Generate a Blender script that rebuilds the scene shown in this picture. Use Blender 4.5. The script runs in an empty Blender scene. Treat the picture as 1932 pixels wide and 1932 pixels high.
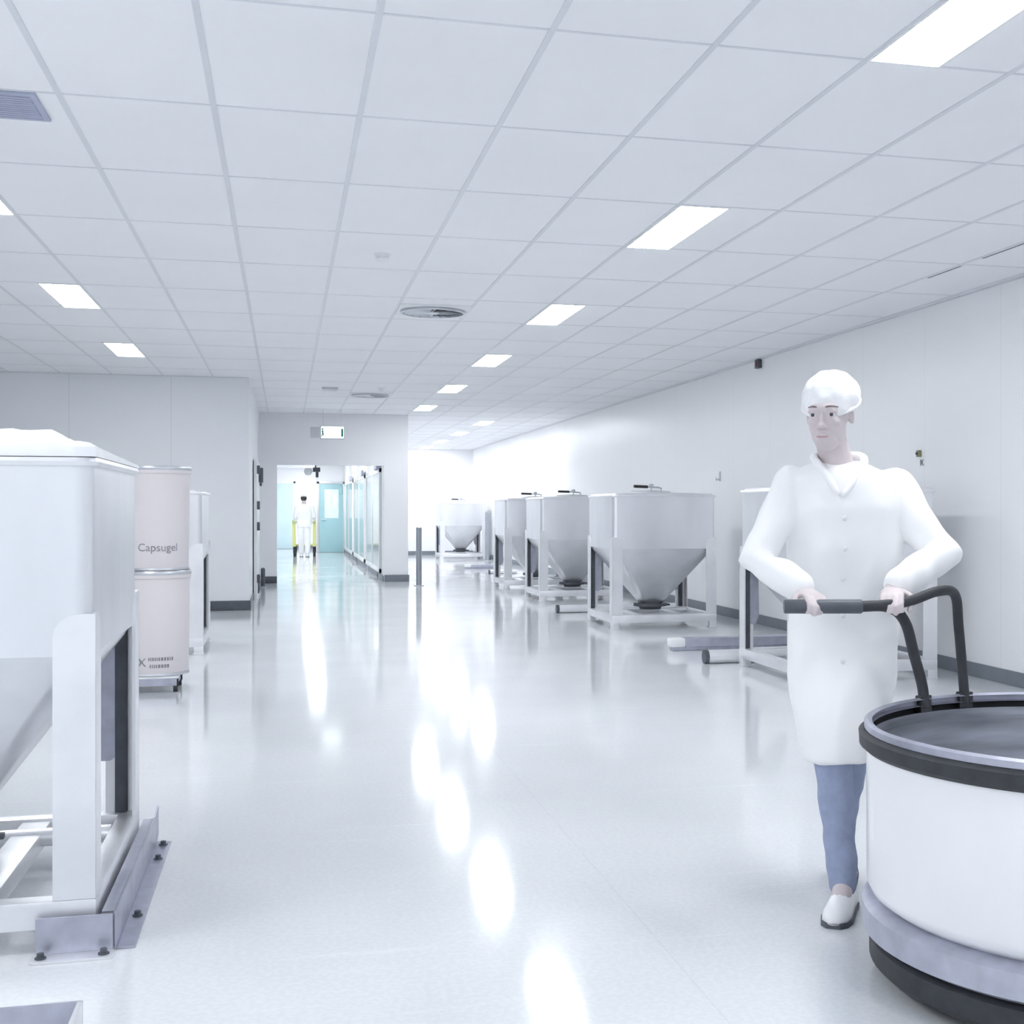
import bpy, bmesh, math, random
from mathutils import Vector, Matrix, noise
random.seed(7)
PI = math.pi
C = bpy.context.scene.collection
SC = bpy.context.scene

# ------------------------------------------------------------------ camera figures
F_PX, CX, CY, TH, CAMH = 2458.0, 1184.0, 960.0, 0.2569, 1.30
ST, CT = math.sin(TH), math.cos(TH)
CEIL = 2.986


def wxy(xc, zc):
    """metres to the right of / ahead of the camera -> room X, Y"""
    return xc * CT + zc * ST, -xc * ST + zc * CT


# ------------------------------------------------------------------ materials
def mat(name, base, rough=.5, metal=0., var=.03, scale=6., stretch=(1, 1, 1), spec=.5, bump=0., rvar=0.,
        emit=None, estr=0., coat=0., alpha=1., trans=0.):
    m = bpy.data.materials.new(name)
    m.use_nodes = True
    nt = m.node_tree
    b = nt.nodes['Principled BSDF']
    b.inputs['Roughness'].default_value = rough
    b.inputs['Metallic'].default_value = metal
    b.inputs['Specular IOR Level'].default_value = spec
    b.inputs['Coat Weight'].default_value = coat
    b.inputs['Transmission Weight'].default_value = trans
    b.inputs['Alpha'].default_value = alpha
    tc = nt.nodes.new('ShaderNodeTexCoord')
    mp = nt.nodes.new('ShaderNodeMapping')
    mp.inputs['Scale'].default_value = stretch
    nz = nt.nodes.new('ShaderNodeTexNoise')
    nz.inputs['Scale'].default_value = scale
    nz.inputs['Detail'].default_value = 5
    nt.links.new(tc.outputs['Object'], mp.inputs['Vector'])
    nt.links.new(mp.outputs['Vector'], nz.inputs['Vector'])
    rp = nt.nodes.new('ShaderNodeValToRGB')
    lo = [max(0, c * (1 - var)) for c in base]
    hi = [min(1, c * (1 + var)) for c in base]
    rp.color_ramp.elements[0].position = .3
    rp.color_ramp.elements[1].position = .7
    rp.color_ramp.elements[0].color = (*lo, 1)
    rp.color_ramp.elements[1].color = (*hi, 1)
    nt.links.new(nz.outputs['Fac'], rp.inputs['Fac'])
    nt.links.new(rp.outputs['Color'], b.inputs['Base Color'])
    if rvar:
        mr = nt.nodes.new('ShaderNodeMapRange')
        mr.inputs['To Min'].default_value = max(.02, rough - rvar)
        mr.inputs['To Max'].default_value = rough + rvar
        nt.links.new(nz.outputs['Fac'], mr.inputs['Value'])
        nt.links.new(mr.outputs['Result'], b.inputs['Roughness'])
    if bump:
        bp = nt.nodes.new('ShaderNodeBump')
        bp.inputs['Strength'].default_value = bump
        bp.inputs['Distance'].default_value = .01
        nt.links.new(nz.outputs['Fac'], bp.inputs['Height'])
        nt.links.new(bp.outputs['Normal'], b.inputs['Normal'])
    if emit:
        b.inputs['Emission Color'].default_value = (*emit, 1)
        b.inputs['Emission Strength'].default_value = estr
    return m


def seam_lines(m, axis, period, offset, width, dark):
    """thin panel joints: darken the base colour in a narrow band every `period` along one axis"""
    nt = m.node_tree
    b = nt.nodes['Principled BSDF']
    src = b.inputs['Base Color'].links[0].from_socket
    tc = nt.nodes.new('ShaderNodeTexCoord')
    sp = nt.nodes.new('ShaderNodeSeparateXYZ')
    nt.links.new(tc.outputs['Object'], sp.inputs[0])

    def mth(op, a, v):
        n = nt.nodes.new('ShaderNodeMath')
        n.operation = op
        nt.links.new(a, n.inputs[0])
        n.inputs[1].default_value = v
        return n.outputs[0]
    x = mth('ADD', sp.outputs[axis], -offset + 1000 * period)
    x = mth('MODULO', x, period)
    x = mth('LESS_THAN', x, width)
    x = mth('MULTIPLY', x, 1.0)
    mx = nt.nodes.new('ShaderNodeMix')
    mx.data_type = 'RGBA'
    mx.blend_type = 'MULTIPLY'
    nt.links.new(x, mx.inputs['Factor'])
    nt.links.new(src, mx.inputs['A'])
    mx.inputs['B'].default_value = (dark, dark, dark * 1.02, 1)
    nt.links.new(mx.outputs['Result'], b.inputs['Base Color'])
    return m


M = {}
M['wall_y'] = seam_lines(mat('white wall panel', (.935, .94, .955), .3, var=.012, scale=1.2, spec=.35), 1, 1.2, .3, .006, .9)
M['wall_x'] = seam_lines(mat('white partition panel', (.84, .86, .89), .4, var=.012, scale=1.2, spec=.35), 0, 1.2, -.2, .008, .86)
M['wall'] = mat('white painted wall', (.89, .897, .92), .45, var=.01, scale=1.2, spec=.3)
M['tile'] = mat('ceiling tile', (.905, .912, .935), .8, var=.012, scale=1.5, spec=.2)
M['grid'] = mat('ceiling grid bar', (.72, .74, .78), .35, var=.02, scale=3, spec=.6)
M['steel'] = mat('brushed stainless steel', (.86, .87, .90), .36, 1., var=.05, scale=3., stretch=(1, 1, .4), rvar=.06)
M['steel_cone'] = mat('matte stainless cone', (.84, .85, .875), .42, 1., var=.05, scale=4., rvar=.06)
M['steel_leg'] = mat('satin steel leg', (.90, .905, .93), .40, .8, var=.04, scale=5, rvar=.05)
M['steel_dull'] = mat('dull zinc steel', (.50, .51, .60), .42, .8, var=.12, scale=14, rvar=.08)
M['rubber'] = mat('black rubber', (.035, .038, .045), .6, var=.2, scale=20)
M['dark'] = mat('dark grey plastic', (.09, .10, .12), .5, var=.15, scale=15)
M['base'] = mat('blue grey vinyl skirting', (.20, .225, .26), .45, var=.06, scale=9)
M['white'] = mat('white enamel', (.90, .905, .925), .3, var=.015, scale=4, coat=.3)
M['plastic'] = mat('white plastic', (.82, .84, .86), .4, var=.02, scale=8)
M['film'] = mat('white polythene film', (.90, .915, .94), .35, var=.02, scale=12, bump=.25)
M['drum'] = mat('pinkish fibre drum', (.74, .70, .715), .5, var=.03, scale=3, stretch=(1, 1, .3))
M['ink'] = mat('grey ink', (.26, .26, .29), .6, var=.05)
M['lamp'] = mat('lit diffuser', (.95, .97, 1.), .4, var=.0, emit=(.965, .985, 1.), estr=30.)
M['lamp_far'] = mat('brighter lit diffuser', (.95, .97, 1.), .4, var=.0, emit=(.965, .985, 1.), estr=38.)
M['lamp_small'] = mat('lit sign face', (.9, 1., .97), .4, var=0., emit=(.9, 1., .97), estr=2.2)
M['green'] = mat('emergency green', (.02, .22, .15), .5, var=.05)
M['teal'] = mat('teal door paint', (.36, .58, .62), .4, var=.03, scale=3)
M['teal_pale'] = mat('pale teal laminate', (.60, .75, .79), .4, var=.04, scale=2)
M['glass'] = mat('pale green glass', (.80, .93, .93), .08, var=.01, trans=.55, spec=.6)
M['pane'] = mat('frosted vision panel', (.78, .88, .89), .25, var=.05, scale=5)
M['alu'] = mat('anodised aluminium', (.62, .64, .68), .35, .9, var=.03)
M['coat'] = mat('white cotton coat', (.97, .97, .975), .85, var=.012, scale=9, bump=.12, spec=.2)
M['cap'] = mat('white bouffant cap', (.93, .93, .95), .8, var=.03, scale=30, bump=.3, spec=.2)
M['denim'] = mat('blue grey trousers', (.33, .38, .53), .8, var=.08, scale=30, bump=.2, spec=.2)
M['skin'] = mat('pale skin', (.66, .585, .60), .5, var=.04, scale=14)
M['lip'] = mat('lips', (.50, .33, .35), .5, var=.03)
M['eye'] = mat('eye white', (.80, .80, .82), .2, var=.02)
M['iris'] = mat('dark iris', (.06, .06, .08), .2, var=.02)
M['hair'] = mat('dark hair', (.035, .03, .03), .6, var=.3, scale=40)
M['brow'] = mat('brown brow', (.20, .16, .16), .7, var=.2, scale=40)
M['yellow'] = mat('yellow paint', (.80, .80, .34), .45, var=.04)
M['vent'] = mat('lavender grey grille', (.42, .45, .58), .5, var=.05)
M['red'] = mat('dark red lens', (.10, .015, .02), .3, var=.05)
M['amber'] = mat('olive yellow beacon', (.28, .28, .16), .4, var=.05)
M['vat_in'] = mat('scratched dark steel lining', (.46, .48, .53), .34, .85, var=.35, scale=2.2, stretch=(1, 1, 9), rvar=.1)
M['paper'] = mat('white paper', (.85, .85, .83), .7, var=.02)


# floor: polished resin with faint scuffs and fine joints
def floor_mat():
    m = mat('polished resin floor', (.745, .768, .795), .09, var=.03, scale=1.1, spec=.44, rvar=.025)
    nt = m.node_tree
    b = nt.nodes['Principled BSDF']
    src = b.inputs['Base Color'].links[0].from_socket
    tc = nt.nodes.new('ShaderNodeTexCoord')
    n2 = nt.nodes.new('ShaderNodeTexNoise')
    n2.inputs['Scale'].default_value = 55
    n2.inputs['Detail'].default_value = 6
    nt.links.new(tc.outputs['Object'], n2.inputs['Vector'])
    mp = nt.nodes.new('ShaderNodeMapping')
    mp.inputs['Scale'].default_value = (.6, 7, 1)
    mp.inputs['Rotation'].default_value = (0, 0, .5)
    nt.links.new(tc.outputs['Object'], mp.inputs['Vector'])
    n3 = nt.nodes.new('ShaderNodeTexNoise')
    n3.inputs['Scale'].default_value = 2.2
    n3.inputs['Detail'].default_value = 7
    nt.links.new(mp.outputs['Vector'], n3.inputs['Vector'])
    for n, lo, k in ((n2, .46, .95), (n3, .62, 1.06)):
        rp = nt.nodes.new('ShaderNodeValToRGB')
        rp.color_ramp.elements[0].position = lo
        rp.color_ramp.elements[1].position = lo + .1
        rp.color_ramp.elements[0].color = (k, k, k, 1) if k < 1 else (1, 1, 1, 1)
        rp.color_ramp.elements[1].color = (1, 1, 1, 1) if k < 1 else (k, k, k, 1)
        nt.links.new(n.outputs['Fac'], rp.inputs['Fac'])
        mx = nt.nodes.new('ShaderNodeMix')
        mx.data_type = 'RGBA'
        mx.blend_type = 'MULTIPLY'
        mx.inputs['Factor'].default_value = .8
        nt.links.new(src, mx.inputs['A'])
        nt.links.new(rp.outputs['Color'], mx.inputs['B'])
        src = mx.outputs['Result']
    nt.links.new(src, b.inputs['Base Color'])
    bp = nt.nodes.new('ShaderNodeBump')
    bp.inputs['Strength'].default_value = .004
    bp.inputs['Distance'].default_value = .004
    n4 = nt.nodes.new('ShaderNodeTexNoise')
    n4.inputs['Scale'].default_value = 9
    nt.links.new(tc.outputs['Object'], n4.inputs['Vector'])
    nt.links.new(n4.outputs['Fac'], bp.inputs['Height'])
    nt.links.new(bp.outputs['Normal'], b.inputs['Normal'])
    seam_lines(m, 1, 6.0, 1.69, .005, .9)
    seam_lines(m, 0, 6.0, 1.083, .005, .94)
    return m


M['floor'] = floor_mat()


# ------------------------------------------------------------------ mesh helpers
class MB:
    def __init__(s):
        s.bm = bmesh.new()
        s.mi = 0

    def _f(s, vs):
        try:
            f = s.bm.faces.new(vs)
            f.material_index = s.mi
            return f
        except ValueError:
            return None

    def box(s, x0, x1, y0, y1, z0, z1, bev=0., mtx=None):
        b2 = bmesh.new()
        r = bmesh.ops.create_cube(b2, size=1)
        for v in r['verts']:
            v.co = Vector(((x0 + x1) / 2 + v.co.x * (x1 - x0), (y0 + y1) / 2 + v.co.y * (y1 - y0), (z0 + z1) / 2 + v.co.z * (z1 - z0)))
        if bev:
            bmesh.ops.bevel(b2, geom=list(b2.edges), offset=bev, segments=2, affect='EDGES', profile=.6)
        s.merge(b2, mtx)
        return s

    def merge(s, b2, mtx=None):
        if mtx is not None:
            bmesh.ops.transform(b2, matrix=mtx, verts=b2.verts)
        mp = {}
        for v in b2.verts:
            mp[v] = s.bm.verts.new(v.co)
        for f in b2.faces:
            s._f([mp[v] for v in f.verts])
        b2.free()

    def rings(s, rs, cap0=True, cap1=True):
        """loft through a list of rings (each a list of points)"""
        vs = [[s.bm.verts.new(p) for p in r] for r in rs]
        n = len(vs[0])
        for a, b in zip(vs, vs[1:]):
            for i in range(n):
                s._f([a[i], a[(i + 1) % n], b[(i + 1) % n], b[i]])
        if cap0:
            s._f(vs[0][::-1])
        if cap1:
            s._f(vs[-1])
        return s

    def lathe(s, prof, n=32, c=(0, 0, 0), mtx=None, cap0=True, cap1=True):
        b = MB()
        b.rings([[(r * math.cos(2 * PI * i / n), r * math.sin(2 * PI * i / n), z) for i in range(n)] for r, z in prof], cap0, cap1)
        m = Matrix.Translation(c) @ (mtx if mtx is not None else Matrix.Identity(4))
        s.merge(b.bm, m)
        return s

    def tube(s, pts, r, n=12, cap=True):
        pts = [Vector(p) for p in pts]
        rr = r if isinstance(r, (list, tuple)) else [r] * len(pts)
        rs = []
        up = None
        for i, p in enumerate(pts):
            d = (pts[min(i + 1, len(pts) - 1)] - pts[max(i - 1, 0)]).normalized()
            if up is None:
                up = Vector((0, 0, 1)) if abs(d.z) < .9 else Vector((1, 0, 0))
            a = d.cross(up).normalized()
            up = a.cross(d).normalized()
            rs.append([p + rr[i] * (math.cos(2 * PI * k / n) * a + math.sin(2 * PI * k / n) * up) for k in range(n)])
        s.rings(rs, cap, cap)
        return s

    def limb(s, pts, rr, n=14):
        """round ended tapered limb"""
        pts = [Vector(p) for p in pts]
        P, R = [], []
        d0 = (pts[1] - pts[0]).normalized()
        d1 = (pts[-1] - pts[-2]).normalized()
        for a in (0.15, .5, .85):
            t = a * PI / 2
            P.append(pts[0] - d0 * rr[0] * math.cos(t))
            R.append(rr[0] * math.sin(t))
        P += pts
        R += list(rr)
        for a in (.85, .5, .15):
            t = a * PI / 2
            P.append(pts[-1] + d1 * rr[-1] * math.cos(t))
            R.append(rr[-1] * math.sin(t))
        s.tube(P, R, n)
        return s

    def ell(s, c, r, mtx=None, seg=20):
        b2 = bmesh.new()
        bmesh.ops.create_uvsphere(b2, u_segments=seg, v_segments=seg * 2 // 3, radius=1)
        m = Matrix.Translation(c) @ (mtx if mtx is not None else Matrix.Identity(4)) @ Matrix.Diagonal((*r, 1))
        s.merge(b2, m)
        return s

    def prism(s, poly, axis, a, b):
        """extrude a polygon given in the two other axes from a to b along axis (0,1,2)"""
        def pt(p, t):
            if axis == 0:
                return (t, p[0], p[1])
            if axis == 1:
                return (p[0], t, p[1])
            return (p[0], p[1], t)
        s.rings([[pt(p, a) for p in poly], [pt(p, b) for p in poly]])
        return s

    def build(s, name, m, parent=None, loc=(0, 0, 0), rz=0., sharp=35.):
        bmesh.ops.recalc_face_normals(s.bm, faces=s.bm.faces)
        lim = math.radians(sharp)
        for f in s.bm.faces:
            f.smooth = True
        for e in s.bm.edges:
            if len(e.link_faces) == 2:
                if e.calc_face_angle(0) > lim:
                    e.smooth = False
        me = bpy.data.meshes.new(name)
        s.bm.to_mesh(me)
        s.bm.free()
        for k in (m if isinstance(m, (list, tuple)) else [m]):
            me.materials.append(k)
        o = bpy.data.objects.new(name, me)
        C.objects.link(o)
        o.location = loc
        o.rotation_euler = (0, 0, rz)
        if parent:
            o.parent = parent
        return o


def evaluated(o, smooth=True):
    """bake an object's modifiers into its mesh"""
    dg = bpy.context.evaluated_depsgraph_get()
    dg.update()
    me = bpy.data.meshes.new_from_object(o.evaluated_get(dg))
    old = o.data
    o.modifiers.clear()
    o.data = me
    me.name = o.name
    if smooth:
        for p in me.polygons:
            p.use_smooth = True
    return o


def organic(mb, name, m, parent, voxel, smooth=6, loc=(0, 0, 0)):
    """fuse the overlapping solids of mb into one continuous skin"""
    o = mb.build(name, m, None, sharp=180)
    md = o.modifiers.new('r', 'REMESH')
    md.mode = 'VOXEL'
    md.voxel_size = voxel
    ms = o.modifiers.new('s', 'SMOOTH')
    ms.factor = .5
    ms.iterations = smooth
    evaluated(o)
    if not o.data.materials:
        o.data.materials.append(m)
    o.parent = parent
    o.location = loc
    return o


def thing(name, label, cat, loc=(0, 0, 0), rz=0., group=None):
    o = bpy.data.objects.new(name, None)
    C.objects.link(o)
    o.empty_display_size = .1
    o.location = loc
    o.rotation_euler = (0, 0, rz)
    return tag(o, label, cat, group)


def tag(o, label, cat, group=None):
    o['label'] = label
    o['category'] = cat
    if group:
        o['group'] = group
    return o


def struct(o):
    o['kind'] = 'structure'
    return o


def copy_tree(o, parent=None):
    c = o.copy()
    C.objects.link(c)
    if parent:
        c.parent = parent
    for ch in list(o.children):
        copy_tree(ch, c)
    return c


def dup(root, loc, label, group=None, rz=None):
    c = copy_tree(root)
    c.location = loc
    if rz is not None:
        c.rotation_euler = (0, 0, rz)
    c['label'] = label
    if group:
        c['group'] = group
    return c


def text_mesh(body, size, depth=.001, m=None, name='lettering', bend=None):
    cu = bpy.data.curves.new(name, 'FONT')
    cu.body = body
    cu.size = size
    cu.align_x = 'CENTER'
    cu.align_y = 'CENTER'
    cu.extrude = depth
    o = bpy.data.objects.new(name, cu)
    C.objects.link(o)
    dg = bpy.context.evaluated_depsgraph_get()
    dg.update()
    me = bpy.data.meshes.new_from_object(o.evaluated_get(dg))
    bpy.data.objects.remove(o)
    bpy.data.curves.remove(cu)
    me.materials.clear()
    if m:
        me.materials.append(m)
    return me


def smoothpath(pts, n=8):
    """Catmull-Rom through points"""
    pts = [Vector(p) for p in pts]
    out = []
    P = [2 * pts[0] - pts[1]] + pts + [2 * pts[-1] - pts[-2]]
    for i in range(1, len(P) - 2):
        for k in range(n):
            t = k / n
            a, b, c, d = P[i - 1], P[i], P[i + 1], P[i + 2]
            out.append(.5 * ((2 * b) + (c - a) * t + (2 * a - 5 * b + 4 * c - d) * t * t + (3 * b - a - 3 * c + d) * t ** 3))
    out.append(pts[-1])
    return out


# ------------------------------------------------------------------ setting
XR, XL, YB = 5.17, -7.0, -5.0         # right wall, left wall, wall behind the camera
YP, YC, YE = 17.4, 23.6, 37.0         # left partition front, corridor front wall, end of the hall
XB, XO0, XO1, XP = -.45, -.14, 1.71, 2.13
ZO = 2.07
struct(MB().box(XL - .2, XR + .2, YB - .2, 46, -.12, 0).build('floor', M['floor']))
# ceiling: tiles with a shallow grid of bars hung under them, all one surface
mb = MB().box(XL - .2, XR + .2, YB - .2, YE + .2, CEIL, CEIL + .1)
mb.mi = 1
gx = -.89
k = -10
while gx + .6 * k < XR:
    x = gx + .6 * k
    if x > XL:
        mb.box(x - .012, x + .012, YB, YE, CEIL - .004, CEIL + .001)
    k += 1
gy = 4.5
for k in range(-8, 28):
    y = gy + 1.2 * k
    if YB < y < YE:
        mb.box(XL, XR, y - .0075, y + .0075, CEIL - .0025, CEIL + .001)
struct(mb.build('ceiling', [M['tile'], M['grid']]))
struct(MB().box(-.65, XO1 + .05, YC + .15, 45, 2.62, 2.72).build('ceiling_corridor', M['wall']))
struct(MB().box(XR, XR + .15, YB, YE + .1, 0, CEIL).build('wall_right', M['wall_y']))
struct(MB().box(XL - .15, XL, YB, YP, 0, CEIL).build('wall_left', M['wall_y']))
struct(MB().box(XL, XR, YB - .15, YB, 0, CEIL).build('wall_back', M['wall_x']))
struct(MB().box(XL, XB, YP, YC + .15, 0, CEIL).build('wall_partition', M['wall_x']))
mb = MB().box(XB, XO0, YC, YC + .15, 0, CEIL).box(XO0, XO1, YC, YC + .15, ZO, CEIL)
struct(mb.build('wall_front', M['wall']))
struct(MB().box(XO1, XP, YC, 45, 0, CEIL).build('wall_pier', M['wall']))
struct(MB().box(XP, XR + .15, YE, YE + .15, 0, CEIL).build('wall_far', M['wall']))
struct(MB().box(-.75, -.6, YC + .15, 45, 0, 2.7).build('wall_corridor_left', M['wall']))
struct(MB().box(-.75, XO1, 43.6, 43.75, 0, 2.7).build('wall_corridor_end', M['wall']))
struct(MB().box(.86, XO1, 39.85, 39.97, 0, 2.7).build('wall_corridor_return', M['wall']))

# skirtings
bz = .11
struct(MB().box(XR - .012, XR, YB, YE, 0, bz, .003).build('baseboard_right', M['base']))
struct(MB().box(XP, XR - .012, YE - .012, YE, 0, bz, .003).build('baseboard_far', M['base']))
struct(MB().box(XL, XB + .02, YP - .02, YP, .0, .125, .003).build('baseboard_partition', M['dark']))
struct(MB().box(XB, XB + .012, YP, YC, .0, .1, .003).build('baseboard_partition_side', M['base']))
struct(MB().box(XB, XO0, YC - .02, YC, .0, .12, .003).build('baseboard_front', M['dark']))
struct(MB().box(XO1, XP + .02, YC - .02, YC, .0, .12, .003).build('baseboard_pier', M['base']))
struct(MB().box(XP, XP + .012, YC, YE, .0, bz, .003).build('baseboard_pier_side', M['base']))
struct(MB().box(-.6, .86, 43.58, 43.6, 0, .14, .003).build('baseboard_corridor', M['base']))
mb = MB()
for y0, y1 in ((23.75, 25.0), (25.3, 28.3), (28.8, 32.0), (32.5, 36), (36.4, 39.8)):
    mb.box(XO1 - .02, XO1, y0, y1, 0, .1, .003)
struct(mb.build('baseboard_corridor_right', M['base']))
struct(MB().box(XR - .012, XR, YB, YE, CEIL - .012, CEIL, .002).build('trim_1', M['grid']))
struct(MB().box(XL, XB, YP - .012, YP, CEIL - .012, CEIL, .002).build('trim_2', M['grid']))


# ------------------------------------------------------------------ ceiling fittings
def light_fixture(label, x0, y0):
    t = thing('ceiling_light', label, 'ceiling light', (x0 + .15, y0 + .6, CEIL), 0, 'recessed ceiling light panels')
    mb = MB()
    for a in ((-.15, .15, -.6, -.588), (-.15, .15, .588, .6), (-.15, -.138, -.588, .588), (.138, .15, -.588, .588)):
        mb.box(*a, -.008, -.001)
    mb.build('frame', M['white'], t)
    MB().box(-.138, .138, -.588, .588, -.005, -.002).build('diffuser', M['lamp'], t)
    return t


L0 = light_fixture('large lit ceiling panel at the upper right corner of the photo', 2.11, 3.3)
for y0, lab in ((6.9, 'lit ceiling panel second from the camera in the long right row'),
                (10.5, 'lit ceiling panel of the right row beside the round air diffuser'),
                (14.1, 'lit ceiling panel fourth from the camera in the right row'),
                (17.7, 'small lit ceiling panel fifth from the camera in the right row'),
                (21.3, 'small lit ceiling panel of the right row nearest the corridor wall')):
    dup(L0, (2.26, y0 + .6, CEIL), lab)
for y0, lab in ((24.9, 'lit panel in the far hall ceiling, nearest of the four beyond the pier'),
                (28.5, 'lit panel in the far hall ceiling, second of the four beyond the pier'),
                (32.1, 'lit panel in the far hall ceiling, third of the four beyond the pier'),
                (35.4, 'lit panel in the far hall ceiling close to the end wall')):
    dup(L0, (3.76, y0 + .6, CEIL), lab)
for y0, lab in ((6.9, 'lit ceiling panel cut off by the left edge of the photo'),
                (10.5, 'larger lit ceiling panel of the left row seen whole'),
                (14.1, 'smaller lit ceiling panel of the left row near the partition wall')):
    dup(L0, (-1.64, y0 + .6, CEIL), lab)
for x, y0 in ((2.26, -.3), (-1.64, 3.3), (-1.64, -.3), (-5.55, 3.3), (-5.55, -.3), (2.26, -3.9), (-1.64, -3.9), (-5.55, -3.9)):  # unseen panels carrying on the rows, added to brighten walls and near bin
    dup(L0, (x, y0 + .6, CEIL), 'unseen lit ceiling panel added for fill light, behind or left of the camera')
for y in (26, 30, 34, 38, 41.8):
    dup(L0, (.7, y, 2.615), 'lit panel in the corridor ceiling hidden above the opening')


for o in list(C.objects):                      # the far hall and the corridor have the brighter tubes
    if o.name.startswith('diffuser') and o.parent and o.parent.location.y > 24.5:
        o.data = o.data.copy()
        o.data.materials[0] = M['lamp_far']


def air_diffuser(label, x, y):
    t = thing('air_diffuser', label, 'air vent', (x, y, CEIL), 0, 'round swirl air diffusers')
    MB().box(-.297, .297, -.297, .297, -.012, 0, .002).build('plate', M['plastic'], t)
    mb = MB()
    mb.lathe([(.27, -.012), (.275, -.03), (.255, -.034), (.25, -.02), (.25, -.013)], 40)
    mb.lathe([(.06, -.013), (.06, -.03), (.03, -.036), (.002, -.037)], 24)
    mb.build('ring', M['alu'], t)
    mb = MB()
    for i in range(20):
        a = 2 * PI * i / 20
        m = Matrix.Rotation(a, 4, 'Z') @ Matrix.Translation((.155, 0, -.022)) @ Matrix.Rotation(.6, 4, 'X')
        mb.box(-.09, .09, -.015, .015, -.0015, .0015, mtx=m)
    mb.build('swirl_blades', M['alu'], t)
    MB().lathe([(.25, -.0135), (.25, -.0125)], 40).build('opening', M['dark'], t)
    return t


air_diffuser('large round swirl air diffuser in the ceiling mid photo', 1.21, 11.1)
air_diffuser('round swirl air diffuser farther along the ceiling, near the exit sign', 1.21, 19.5)


def smoke_detector(label, x, y):
    t = thing('smoke_detector', label, 'smoke detector', (x, y, CEIL), 0, 'ceiling smoke detectors')
    MB().lathe([(.055, 0), (.055, -.012), (.05, -.016)], 24).build('base_ring', M['plastic'], t)
    MB().lathe([(.042, -.016), (.045, -.035), (.03, -.05), (.01, -.054)], 24).build('sensor_head', M['plastic'], t)


smoke_detector('small white smoke detector in the ceiling above the large diffuser', .62, 8.75)
smoke_detector('tiny smoke detector just in front of the farther air diffuser', 1.30, 18.4)

t = thing('emergency_lamp', 'small white emergency lamp box hung under the ceiling left of the farther diffuser', 'emergency lamp', (.60, 18.55, CEIL))
MB().box(-.11, .11, -.05, .05, -.025, 0, .004).build('housing', M['alu'], t)
MB().box(-.10, .10, -.045, .045, -.06, -.025, .008).build('lens', M['plastic'], t)

t = thing('supply_grille', 'lavender grey ceiling grille at the left edge of the photo', 'air vent', (-1.22, 5.9, CEIL))
MB().box(-.24, .24, -.19, .19, -.012, 0, .002).build('frame', M['vent'], t)
mb = MB()
for i in range(11):
    y = -.15 + .03 * i
    mb.box(-.215, .215, y - .009, y + .009, -.018, -.012, .001)
mb.build('louvre_slats', M['vent'], t)

for y0, y1, lab in ((7.05, 7.85, 'thin dark slot vent in the ceiling at the right edge of the photo'),
                    (8.12, 8.62, 'short dark slot vent in the ceiling, the one farther from the edge')):
    t = thing('slot_vent', lab, 'air vent', (4.52, (y0 + y1) / 2, CEIL), 0, 'ceiling slot vents')
    h = (y1 - y0) / 2
    MB().box(-.02, .02, -h, h, -.008, 0, .001).build('frame', M['plastic'], t)
    MB().box(-.008, .008, -h + .01, h - .01, -.0085, -.004).build('slot', M['dark'], t)

# exit sign hung in front of the corridor wall
t = thing('exit_sign', 'lit white and green emergency exit sign hanging before the corridor wall', 'exit sign', (.77, 22.6, 2.59))
MB().box(-.20, .20, -.03, .03, -.115, .115, .006).build('housing', M['alu'], t)
MB().box(-.185, .185, -.034, -.03, -.095, .10).build('lit_panel', M['lamp_small'], t)
mb = MB()   # running figure, left
mb.ell((-.163, -.036, .055), (.016, .002, .017))
mb.prism([(-.18, .035), (-.15, .035), (-.146, -.015), (-.168, -.07), (-.185, -.07), (-.17, -.01)], 1, -.037, -.034)
mb.prism([(-.146, -.01), (-.135, -.03), (-.15, -.075), (-.16, -.07)], 1, -.037, -.034)
mb.build('running_figure', M['green'], t)
mb = MB().box(.145, .18, -.037, -.034, -.07, .065)
mb.build('doorway_symbol', M['green'], t)
for x in (-.15, .15):
    MB().tube([(x, 0, .115), (x, 0, CEIL - 2.59)], .0025, 8).build('hanger_rod', M['alu'], t)
mb = MB().box(-.36, -.21, -.02, .02, -.09, .09, .004)
for x in (-.34, -.30, -.26, -.225):
    mb.box(x - .006, x + .006, -.026, -.02, -.06, .06)
mb.build('side_battery_box', M['alu'], t)

# ------------------------------------------------------------------ right wall fittings
t = thing('alarm_sounder', 'small black and dark red alarm box high on the right wall', 'alarm', (XR, 13.8, 2.93))
MB().box(-.05, 0, -.055, .055, -.05, .05, .006).build('housing', M['dark'], t)
MB().box(-.058, -.05, -.03, .03, -.03, .03, .004).build('red_lens', M['red'], t)
t = thing('call_point', 'tiny olive yellow call point on the right wall above black marking', 'call point', (XR, 9.98, 1.765))
MB().box(-.03, 0, -.022, .022, -.028, .028, .005).build('housing', M['amber'], t)
MB().lathe([(.012, 0), (.012, .01), (.004, .013)], 16, (-.03, 0, 0), Matrix.Rotation(-PI / 2, 4, 'Y')).build('button', M['dark'], t)
me = text_mesh('IK', .075, .001, M['ink'])
me.materials.clear()
me.materials.append(M['dark'])
o = bpy.data.objects.new('wall_marking', me)
C.objects.link(o)
o.matrix_world = Matrix.Translation((XR - .002, 9.95, 1.685)) @ Matrix.Rotation(-PI / 2, 4, 'Z') @ Matrix.Rotation(PI / 2, 4, 'X')
tag(o, 'small dark letter marking on the right wall below the olive call point', 'marking')
for z in (1.62, 1.55):
    pass
t = thing('wall_hook', 'faint small bracket on the right wall above the grey hopper lid', 'hook', (XR, 15.2, 1.70))
MB().box(-.012, 0, -.02, .02, -.06, .06, .003).build('plate', M['alu'], t)
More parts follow.
